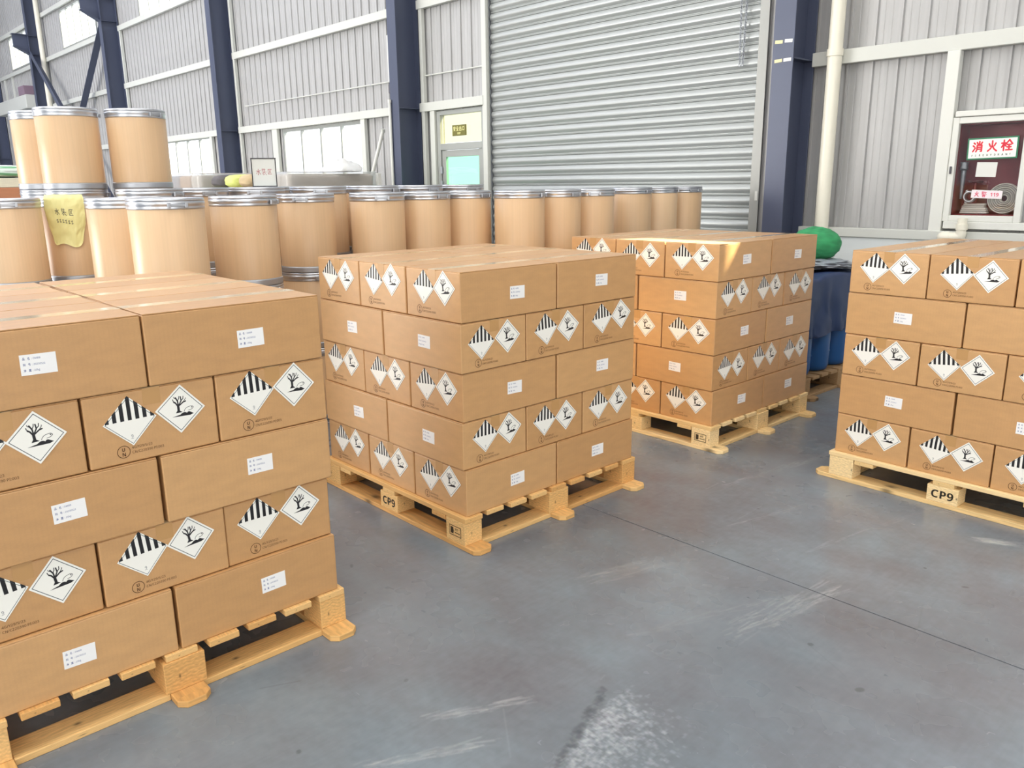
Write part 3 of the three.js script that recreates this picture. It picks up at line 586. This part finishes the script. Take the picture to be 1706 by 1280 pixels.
const TOPROW = [
  [-5.44, -1.07, 0, 'brown fibre drum at the picture edge beside the drum under the yellow bag'],
  [-5.57, -1.46, 0, 'brown fibre drum with the yellow bag hung over its front'],
  [-4.75, -1.5, 0, 'pale-lit fibre drum between the yellow bag and the widest-looking drum'],
  [-4.31, -1.57, 0, 'fibre drum just behind the foremost carton stack, largest in view'],
  [-4.525, -2.085, 0, 'fibre drum second along the front row, past the largest drum'],
  [-4.94, -2.71, 0, 'fibre drum third along the front row, showing its lower metal ring'],
  [-4.77, -3.16, 0, 'fibre drum fourth along the front row, first of the group above the middle stack'],
  [-4.77, -3.56, 0, 'fibre drum fifth along the front row, below the glazed door column'],
  [-4.77, -3.95, 0, 'fibre drum sixth along the front row, below the glazed door'],
  [-4.39, -4.14, 0, 'fibre drum seventh along the front row, below the shutter edge'],
  [-4.39, -4.53, 0, 'fibre drum eighth along the front row, below the roller shutter'],
  [-4.39, -4.92, 0, 'fibre drum ninth along the front row, above the labelled shutter stack'],
  [-4.76, -5.88, 0, 'fibre drum tenth along the front row, third before its end'],
  [-4.76, -6.27, 0, 'fibre drum eleventh along the front row, next to last'],
  [-4.76, -6.66, 0, 'last fibre drum at the shutter end of the front row'],
  [-5.12, -1.78, 0.045, 'fibre drum half hidden behind the pale-lit drum'],
  [-6.335, -1.545, 0.045, 'fibre drum under the outer raised drum'], [-5.95, -1.6, 0.045, 'fibre drum under the central raised drum'], [-5.83, -1.99, 0.045, 'fibre drum under the raised drum nearer the window'],
  [-5.36, -2.17, 0.045], [-5.35, -2.57, 0.045], [-5.3, -3.03, 0.045], [-5.22, -3.43, 0.045], [-5.2, -3.83, 0.045], [-5.18, -4.23, 0.045],
  [-5.76, -2.42, 0.045], [-5.75, -2.82, 0.045], [-5.74, -3.22, 0.045], [-5.6, -3.62, 0.045], [-5.6, -4.02, 0.045], [-4.82, -4.55, 0], [-4.82, -4.94, 0], [-4.86, -5.4, 0], [-5.2, -6.0, 0], [-5.2, -6.4, 0],
];
const ORD = ['first', 'first', 'second', 'third', 'fourth', 'fifth', 'sixth', 'seventh', 'eighth', 'ninth', 'tenth', 'eleventh', 'twelfth'];
for (const [x, z, up, label] of TOPROW) {
  const far = `fibre drum in the ${x < -5.5 ? 'third' : 'second'} row, ${ORD[Math.round((-z - 1.9) / 0.4)] ?? 'last'} from the raised drums, mostly hidden`;
  for (let l = 0; l < 3; l++) drum(l < 2 ? 'fibre drum in the hidden lower layers under the drums' : label ?? far, x, up + l * DH, z, l < 2 ? 'fibre drums in the lower layers' : label ? 'fibre drums along the front' : 'fibre drums in the rear rows');
  if (up) { const sk = thing('plywood_sheet', 'plywood pad under a rear fibre drum', 'board', [x, 0, z], 0, 'plywood pads under the rear drums'); mesh('panel', rbox(0.36, up, 0.36, 0.003), M.oldPine, sk, [0, up / 2, 0]); }
}
drum('raised fibre drum behind the other two, at the outer end of the upper row', -6.335, 0.045 + 3 * DH, -1.545, 'raised fibre drums');
drum('raised fibre drum in the centre of the three, pale-lit on one side', -5.95, 0.045 + 3 * DH, -1.6, 'raised fibre drums');
drum('raised fibre drum standing next to the white-framed window', -5.83, 0.045 + 3 * DH, -1.99, 'raised fibre drums');

// ------------------------------------------------------------------ things on and behind the drums
{
  // yellow bag hung over the front of a drum
  const toward = Math.atan2(5.57, 1.46), g = thing('plastic_bag', 'crumpled yellow plastic bag with handwriting hung over a drum', 'bag', [-5.57, 0, -1.46], toward - 0.22);
  const nu = 36, nv = 26, pos = [], uv = [], idx = [];
  for (let s = 0; s < 2; s++) for (let j = 0; j <= nv; j++) for (let i = 0; i <= nu; i++) {
    const u = i / nu, v = j / nv, a = (u - 0.5) * 1.06, wr = fbm(u * 5, v * 6, 2, 3);
    const flat = v < 0.16, t = flat ? v / 0.16 : 1, r = (flat ? 0.1 + 0.105 * t : 0.205 + 0.014 * wr + 0.01 * Math.sin(v * 5)) - s * 0.005;
    const sag = flat ? 0.012 + 0.01 * wr : 0, narrow = 1 - 0.18 * Math.max(0, v - 0.75) / 0.25 * (Math.abs(u - 0.5) * 2) ** 3;
    const y = flat ? 1.515 + sag - 0.003 * s : 1.515 - ((v - 0.16) / 0.84) * (0.285 + 0.012 * Math.cos(u * 9) - 0.05 * (Math.abs(u - 0.5) * 2) ** 6);
    pos.push(Math.sin(a * narrow) * r, y, Math.cos(a * narrow) * r); uv.push(u, 1 - v);
  }
  const N = (nu + 1) * (nv + 1), at = (s, i, j) => s * N + j * (nu + 1) + i;
  for (let j = 0; j < nv; j++) for (let i = 0; i < nu; i++) { const a = at(0, i, j), b = at(0, i + 1, j), c = at(0, i, j + 1), d = at(0, i + 1, j + 1); idx.push(a, c, b, b, c, d); const A = a + N, B = b + N, C = c + N, D = d + N; idx.push(A, B, C, B, D, C); }
  for (let j = 0; j < nv; j++) for (const i of [0, nu]) { const a = at(0, i, j), c = at(0, i, j + 1); idx.push(a, a + N, c, c, a + N, c + N); }
  for (let i = 0; i < nu; i++) for (const j of [0, nv]) { const a = at(0, i, j), c = at(0, i + 1, j); idx.push(a, c, a + N, c, c + N, a + N); }
  const geo = new THREE.BufferGeometry(); geo.setAttribute('position', new THREE.Float32BufferAttribute(pos, 3)); geo.setAttribute('uv', new THREE.Float32BufferAttribute(uv, 2)); geo.setIndex(idx); geo.computeVertexNormals();
  mesh('bag_skin', geo, std({ roughness: 0.4, side: THREE.DoubleSide, map: canvasTexture(256, 256, (c, w, h) => {
    c.fillStyle = '#efe9a4'; c.fillRect(0, 0, w, h); c.strokeStyle = '#4a4a40';
    glyph(c, 'shui', 70, 92, 30, 32, 3); glyph(c, 'zhuang', 112, 90, 32, 34, 2.5); glyph(c, 'qu', 156, 92, 28, 30, 3);
    c.lineWidth = 2.5; for (const x of [74, 92, 110, 128, 146, 164]) { c.beginPath(); c.moveTo(x, 146); c.lineTo(x + 8, 142); c.lineTo(x + 3, 156); c.lineTo(x + 11, 154); c.stroke(); }
  }) }), g);
}
{
  // framed notice standing on a rear drum
  const g = thing('framed_notice', 'small framed white notice with red handwriting standing on the rear drums', 'notice', [-6.78, 1.559, -3.34], Math.atan2(6.78, 3.34));
  const W = 0.2, H = 0.235;
  mesh('board', box(W, H, 0.006), std({ roughness: 0.5, map: canvasTexture(160, 192, (c, w, h) => { c.fillStyle = '#eef2ee'; c.fillRect(0, 0, w, h); c.strokeStyle = '#b86a70'; glyph(c, 'shui', 26, 70, 34, 46, 3); glyph(c, 'zhuang', 64, 66, 36, 50, 2.4); glyph(c, 'qu', 104, 70, 30, 42, 3); }) }), g, [0, H / 2, 0]);
  for (const [w, h, x, y] of [[W + 0.012, 0.008, 0, 0], [W + 0.012, 0.008, 0, H], [0.008, H, -W / 2, H / 2], [0.008, H, W / 2, H / 2]]) mesh('frame', rbox(w, h, 0.014, 0.002), M.blackRim, g, [x, y, 0.002]);
  mesh('stand_leg', box(0.02, 0.2, 0.004), M.blackRim, g, [0, 0.1, -0.055], [0.42, 0, 0]);
  for (let l = 0; l < 3; l++) drum(l < 2 ? 'fibre drum in the hidden lower layers under the drums' : 'fibre drum in the rear rows carrying the framed notice', -6.76, 0.045 + l * DH, -3.36, l < 2 ? 'fibre drums in the lower layers' : 'fibre drums in the rear rows');
  const sk = thing('plywood_sheet', 'plywood pad under a rear fibre drum', 'board', [-6.76, 0, -3.36], 0, 'plywood pads under the rear drums'); mesh('panel', rbox(0.36, 0.045, 0.36, 0.003), M.oldPine, sk, [0, 0.0225, 0]);
}
function sack(name, label, pos, turn, w, h, d, mat, seed, group) {
  const g = thing(name, label, 'sack', pos, turn, group), s = new THREE.SphereGeometry(1, 40, 26), p = s.attributes.position;
  const f = (v, e) => Math.sign(v) * Math.pow(Math.abs(v), e);
  for (let i = 0; i < p.count; i++) {
    const x = p.getX(i), y = p.getY(i), z = p.getZ(i), n = 1 + 0.06 * fbm(x * 3 + seed, y * 3, z * 3 + seed, 3);
    p.setXYZ(i, f(x, 0.55) * (w / 2) * n, (f(y, 0.7) * n * h) / 2 + h / 2, f(z, 0.55) * (d / 2) * n);
  }
  const geo = mergeVertices(s); geo.computeVertexNormals();
  mesh('sack_body', geo, mat, g);
  mesh('sewn_seam', rbox(0.012, 0.012, d * 0.7, 0.004), M.girt, g, [w / 2 * 0.98, h * 0.5, 0]);
  return g;
}
const weave = (c, s) => std({ map: dataTexture(128, 128, (x, y) => tint(c, 1 + ((x >> 1) + (y >> 1)) % 2 * 0.05 + fbm(x / 16, y / 16, s, 3) * 0.2)), roughness: 0.75 });
{
  // two sack loads behind the drums
  const cols = [weave([176, 150, 128], 1), weave([168, 140, 116], 2), weave([92, 88, 90], 3), weave([214, 222, 128], 4), weave([190, 168, 130], 5), weave([160, 138, 116], 6)];
  const names = ['brown woven sack', 'dull brown woven sack', 'dark grey woven sack', 'yellow-green woven sack', 'tan woven sack', 'grey-brown woven sack'];
  const LZ = -4.9, film = phys({ color: 0xf2f4f4, transmission: 0.92, thickness: 0, roughness: 0.4, side: THREE.DoubleSide });
  const bulk = (x, label) => { const g = thing('bulk_carton', label, 'carton', [x, 0.15, LZ]); mesh('carton_body', rbox(1.08, 1.02, 1.08, 0.01), M.kraft[0], g, [0, 0.51, 0]); mesh('packing_tape', box(0.06, 0.001, 1.08), M.tape, g, [0, 1.0205, 0]); };
  makePallet('old pallet under the bulk carton below the mixed sacks', [-9.85, 0, LZ], 0, '', true);
  bulk(-9.85, 'large bulk carton carrying the mixed woven sacks');
  for (let l = 0; l < 3; l++) for (let i = 0; i < 3; i++) for (let j = 0; j < 2; j++) {
    const k = [[2, 3, 4], [0, 5, 1]][1 - j][i], where = `${['outer', 'central', 'inner'][i]} ${j ? 'room-side' : 'wall-side'} pile`;
    sack('woven_sack', `${names[(k + l) % 6]} ${['at the foot', 'in the middle', 'on the top'][l]} of the ${where} on the bulk carton`, [-9.85 + (i - 1) * 0.4, 1.178 + l * 0.18, LZ + (j - 0.5) * 0.56], 0, 0.365, 0.165, 0.51, cols[(k + (l === 2 ? 0 : l)) % 6], k + l * 7, 'sacks on the bulk carton');
  }
  const grey = weave([150, 148, 154], 8), slate = weave([112, 118, 150], 9), fawn = weave([186, 176, 166], 10);
  const wrapped = (x, w, top, n, label, tones) => {
    makePallet('old pallet under the ' + label.split(' in ')[0], [x, 0, LZ], Math.PI / 2, '', true);
    const wrap = thing('wrapped_load', label, 'load', [x, 0.15, LZ]), H = top - 0.15, h = H / n;
    for (let l = 0; l < n; l++) for (let i = 0; i < 3; i++) mesh('sack', rbox((w - 0.08) / 3 - 0.006, h - 0.004, 1.08, 0.05, 3), tones[(l * 2 + i) % tones.length], wrap, [(i - 1) * (w - 0.08) / 3 + jit(0.004), h * (l + 0.5), jit(0.01)]);
    const fs = rbox(w, H + 0.02, 1.18, 0.05, 10), fp = fs.attributes.position;
    for (let i = 0; i < fp.count; i++) { const a = fp.getX(i), y = fp.getY(i), z = fp.getZ(i), q = 1 + 0.025 * fbm(a * 6 + x, y * 9, z * 6, 3); fp.setXYZ(i, a * q, y, z * q); }
    fs.computeVertexNormals();
    mesh('stretch_film', fs, film, wrap, [0, H / 2 + 0.01, 0]);
    mesh('corner_board', rbox(0.05, H, 0.05, 0.006), M.white, wrap, [w / 2 + 0.01, H / 2, -0.56]);
  };
  wrapped(-11.2, 1.2, 1.71, 8, 'brownish sack load in cloudy film next to the mixed sacks', [cols[0], fawn, cols[5], cols[1], grey]);
  wrapped(-8.6, 0.8, 1.69, 8, 'pale film-wrapped load beside the framed notice, with white corner board', [fawn, grey, slate, fawn]);
  const heap = thing('film_bundle', 'loose bundle of clear film lying on the pale wrapped load', 'film', [-8.4, 1.712, -5.1]);
  const hg = new THREE.SphereGeometry(1, 30, 18), hp = hg.attributes.position;
  for (let i = 0; i < hp.count; i++) { const n = 1 + 0.5 * fbm(hp.getX(i) * 3, hp.getY(i) * 3, hp.getZ(i) * 3, 3); hp.setXYZ(i, hp.getX(i) * 0.28 * n, Math.max(0, hp.getY(i) * 0.13 * n), hp.getZ(i) * 0.2 * n); }
  hg.computeVertexNormals(); mesh('film', hg, phys({ color: 0xf6f6f6, transmission: 0.5, thickness: 0, roughness: 0.6 }), heap);
  // pale load at the picture edge
  makePallet('pallet under the pale boxed load beyond the raised drums', [-15.0, 0, -2.9], 0, '', true);
  for (const [k, y, h, c, label] of [['crate', 0.15, 1.17, [184, 128, 92], 'large brown carton at the bottom of the load beyond the raised drums'], ['crate', 1.32, 0.26, [196, 132, 96], 'orange-brown carton in the load beyond the raised drums'], ['crate', 1.58, 0.14, [232, 222, 196], 'cream carton in the load beyond the raised drums']]) {
    const g = thing('storage_carton', label, 'carton', [-15.0, y, -2.9]); void k;
    mesh('carton_body', rbox(1.1, h - 0.002, 1.1, 0.01), std({ map: kraft(c, y * 9), roughness: 0.75 }), g, [0, h / 2, 0]);
    mesh('packing_tape', box(0.06, 0.001, 1.1), M.tape, g, [0, h - 0.0008, 0]);
  }
  sack('plastic_sack', 'white plastic sack with green print on top of the pale load', [-15.0, 1.728, -2.9], 0, 1.05, 0.19, 0.95, std({ roughness: 0.5, map: dataTexture(64, 64, (x, y) => (fbm(x / 10, y / 10, 3, 2) > 0.08 ? [120, 178, 130] : [228, 240, 228])) }), 3);
}

// ------------------------------------------------------------------ blue barrels under a tarpaulin on an old pallet
{
  const BX = -3.31, BZ = -5.98;
  makePallet('old wooden pallet under the blue barrels', [BX, 0, BZ], 0, '', true);
  const blue = std({ color: 0x17528f, roughness: 0.35 });
  const bar = lathe([[0, 0.004], [0.1, 0], [0.126, 0.012], [0.137, 0.045], [0.139, 0.14], [0.1415, 0.15], [0.139, 0.16], [0.139, 0.46], [0.1415, 0.47], [0.139, 0.48], [0.137, 0.6], [0.124, 0.645], [0.08, 0.66], [0, 0.66]], 36), cap = lathe([[0, 0.655], [0.085, 0.655], [0.088, 0.685], [0.078, 0.69], [0, 0.686]], 24);
  const cols = ['aisle-edge', 'central', 'drum-side'], rows = ['room-side end', 'second from the room side', 'third from the room side', 'wall-side end'];
  for (let i = 0; i < 3; i++) for (let j = 0; j < 4; j++) {
    const g = thing('plastic_barrel', `blue plastic barrel under the tarpaulin, ${cols[i]} row, ${rows[j]}`, 'barrel', [-2.9 - i * 0.29, 0.15, -5.5 - j * 0.29], 0, 'blue barrels on the old pallet');
    mesh('barrel_body', bar, blue, g); mesh('cap', cap, std({ color: 0x173f78, roughness: 0.4 }), g);
  }
  const t = thing('tarpaulin', 'wrinkled dark blue tarpaulin draped over the blue barrels', 'tarpaulin', [-3.19, 0, -5.935]);
  const n = 60, pos = [], idx = [], HX = 0.455, HZ = 0.6;
  for (let s = 0; s < 2; s++) for (let j = 0; j <= n; j++) for (let i = 0; i <= n; i++) {
    const u = (i / n) * 2 - 1, v = (j / n) * 2 - 1, reach = 1.62, X = u * reach, Z = v * reach;    // unrolled cloth, sides fall past the edge
    const ox = Math.max(0, Math.abs(X) - 1), oz = Math.max(0, Math.abs(Z) - 1), drop = Math.max(ox, oz);
    const w = fbm(u * 4 + 3, v * 4, 1, 4), fold = Math.sin((Math.abs(X) > Math.abs(Z) ? v : u) * 26 + w * 6) * 0.016 * Math.min(1, drop * 3);
    let x = Math.max(-1, Math.min(1, X)) * (HX + fold + drop * 0.03), z = Math.max(-1, Math.min(1, Z)) * (HZ + fold + drop * 0.03), y = 0.885 + w * 0.04 - drop * 0.69 - (ox > 0 || oz > 0 ? 0.0 : 0.0) - 0.06 * Math.max(0, Math.hypot(X, Z) - 1);
    y = Math.max(y, 0.46 + 0.02 * w);
    pos.push(x - s * 0.004 * Math.sign(X || 1) * (ox > 0 ? 1 : 0), y - (s ? 0.005 : 0), z - s * 0.004 * Math.sign(Z || 1) * (oz > 0 ? 1 : 0));
  }
  const N = (n + 1) * (n + 1);
  for (let j = 0; j < n; j++) for (let i = 0; i < n; i++) { const a = j * (n + 1) + i, b = a + 1, c = a + n + 1, d = c + 1; idx.push(a, c, b, b, c, d, a + N, b + N, c + N, b + N, d + N, c + N); }
  const geo = new THREE.BufferGeometry(); geo.setAttribute('position', new THREE.Float32BufferAttribute(pos, 3)); geo.setIndex(idx); geo.computeVertexNormals();
  mesh('tarp_sheet', geo, std({ color: 0x253860, roughness: 0.55, side: THREE.DoubleSide }), t);
  mesh('tie_cord', tube([V(0.34, 0.895, -0.25), V(0.44, 0.885, -0.2), V(0.487, 0.8, -0.14), V(0.51, 0.68, -0.1), V(0.52, 0.55, -0.08)], 0.0025, 24, 6), M.white, t);
  const f = thing('film_bundle', 'crumpled grey clear film lying on the blue tarpaulin', 'film', [-3.02, 0.9, -6.02]);
  const hg = new THREE.SphereGeometry(1, 44, 26), hp = hg.attributes.position;
  for (let i = 0; i < hp.count; i++) { const q = 1 + 0.7 * fbm(hp.getX(i) * 4, hp.getY(i) * 4, hp.getZ(i) * 4, 4); hp.setXYZ(i, hp.getX(i) * 0.26 * q, hp.getY(i) * 0.036 * q, hp.getZ(i) * 0.26 * q); }
  hg.computeVertexNormals(); mesh('film', hg, std({ color: 0x9aa0aa, roughness: 0.35 }), f, [0, 0.03, 0]);
  const s = thing('woven_sack', 'bulging green woven sack on top of the tarpaulin', 'sack', [-3.08, 0.945, -6.1]);
  const sg = new THREE.SphereGeometry(1, 48, 32), sp = sg.attributes.position;
  for (let i = 0; i < sp.count; i++) { const x = sp.getX(i), y = sp.getY(i), z = sp.getZ(i), q = 1 + 0.1 * fbm(x * 3, y * 3, z * 3, 3) + 0.05 * fbm(x * 9, y * 9, z * 9, 2); sp.setXYZ(i, x * 0.185 * q, y * 0.135 * q + 0.125, z * 0.19 * q); }
  sg.computeVertexNormals(); mesh('sack_body', sg, std({ map: dataTexture(256, 256, (x, y) => tint([56, 150, 96], 1 + (((x >> 1) + (y >> 1)) % 2 ? 0.1 : -0.1) + fbm(x / 30, y / 30, 2, 3) * 0.3)), roughness: 0.8 }), s);
  mesh('tied_neck', lathe([[0.02, 0], [0.035, 0.02], [0.02, 0.035], [0.05, 0.07], [0.02, 0.075]], 18), std({ color: 0x2f8a58, roughness: 0.8 }), s, [-0.02, 0.13, -0.185], [-1.4, 0, 0]);
}

renderer.render(scene, camera);
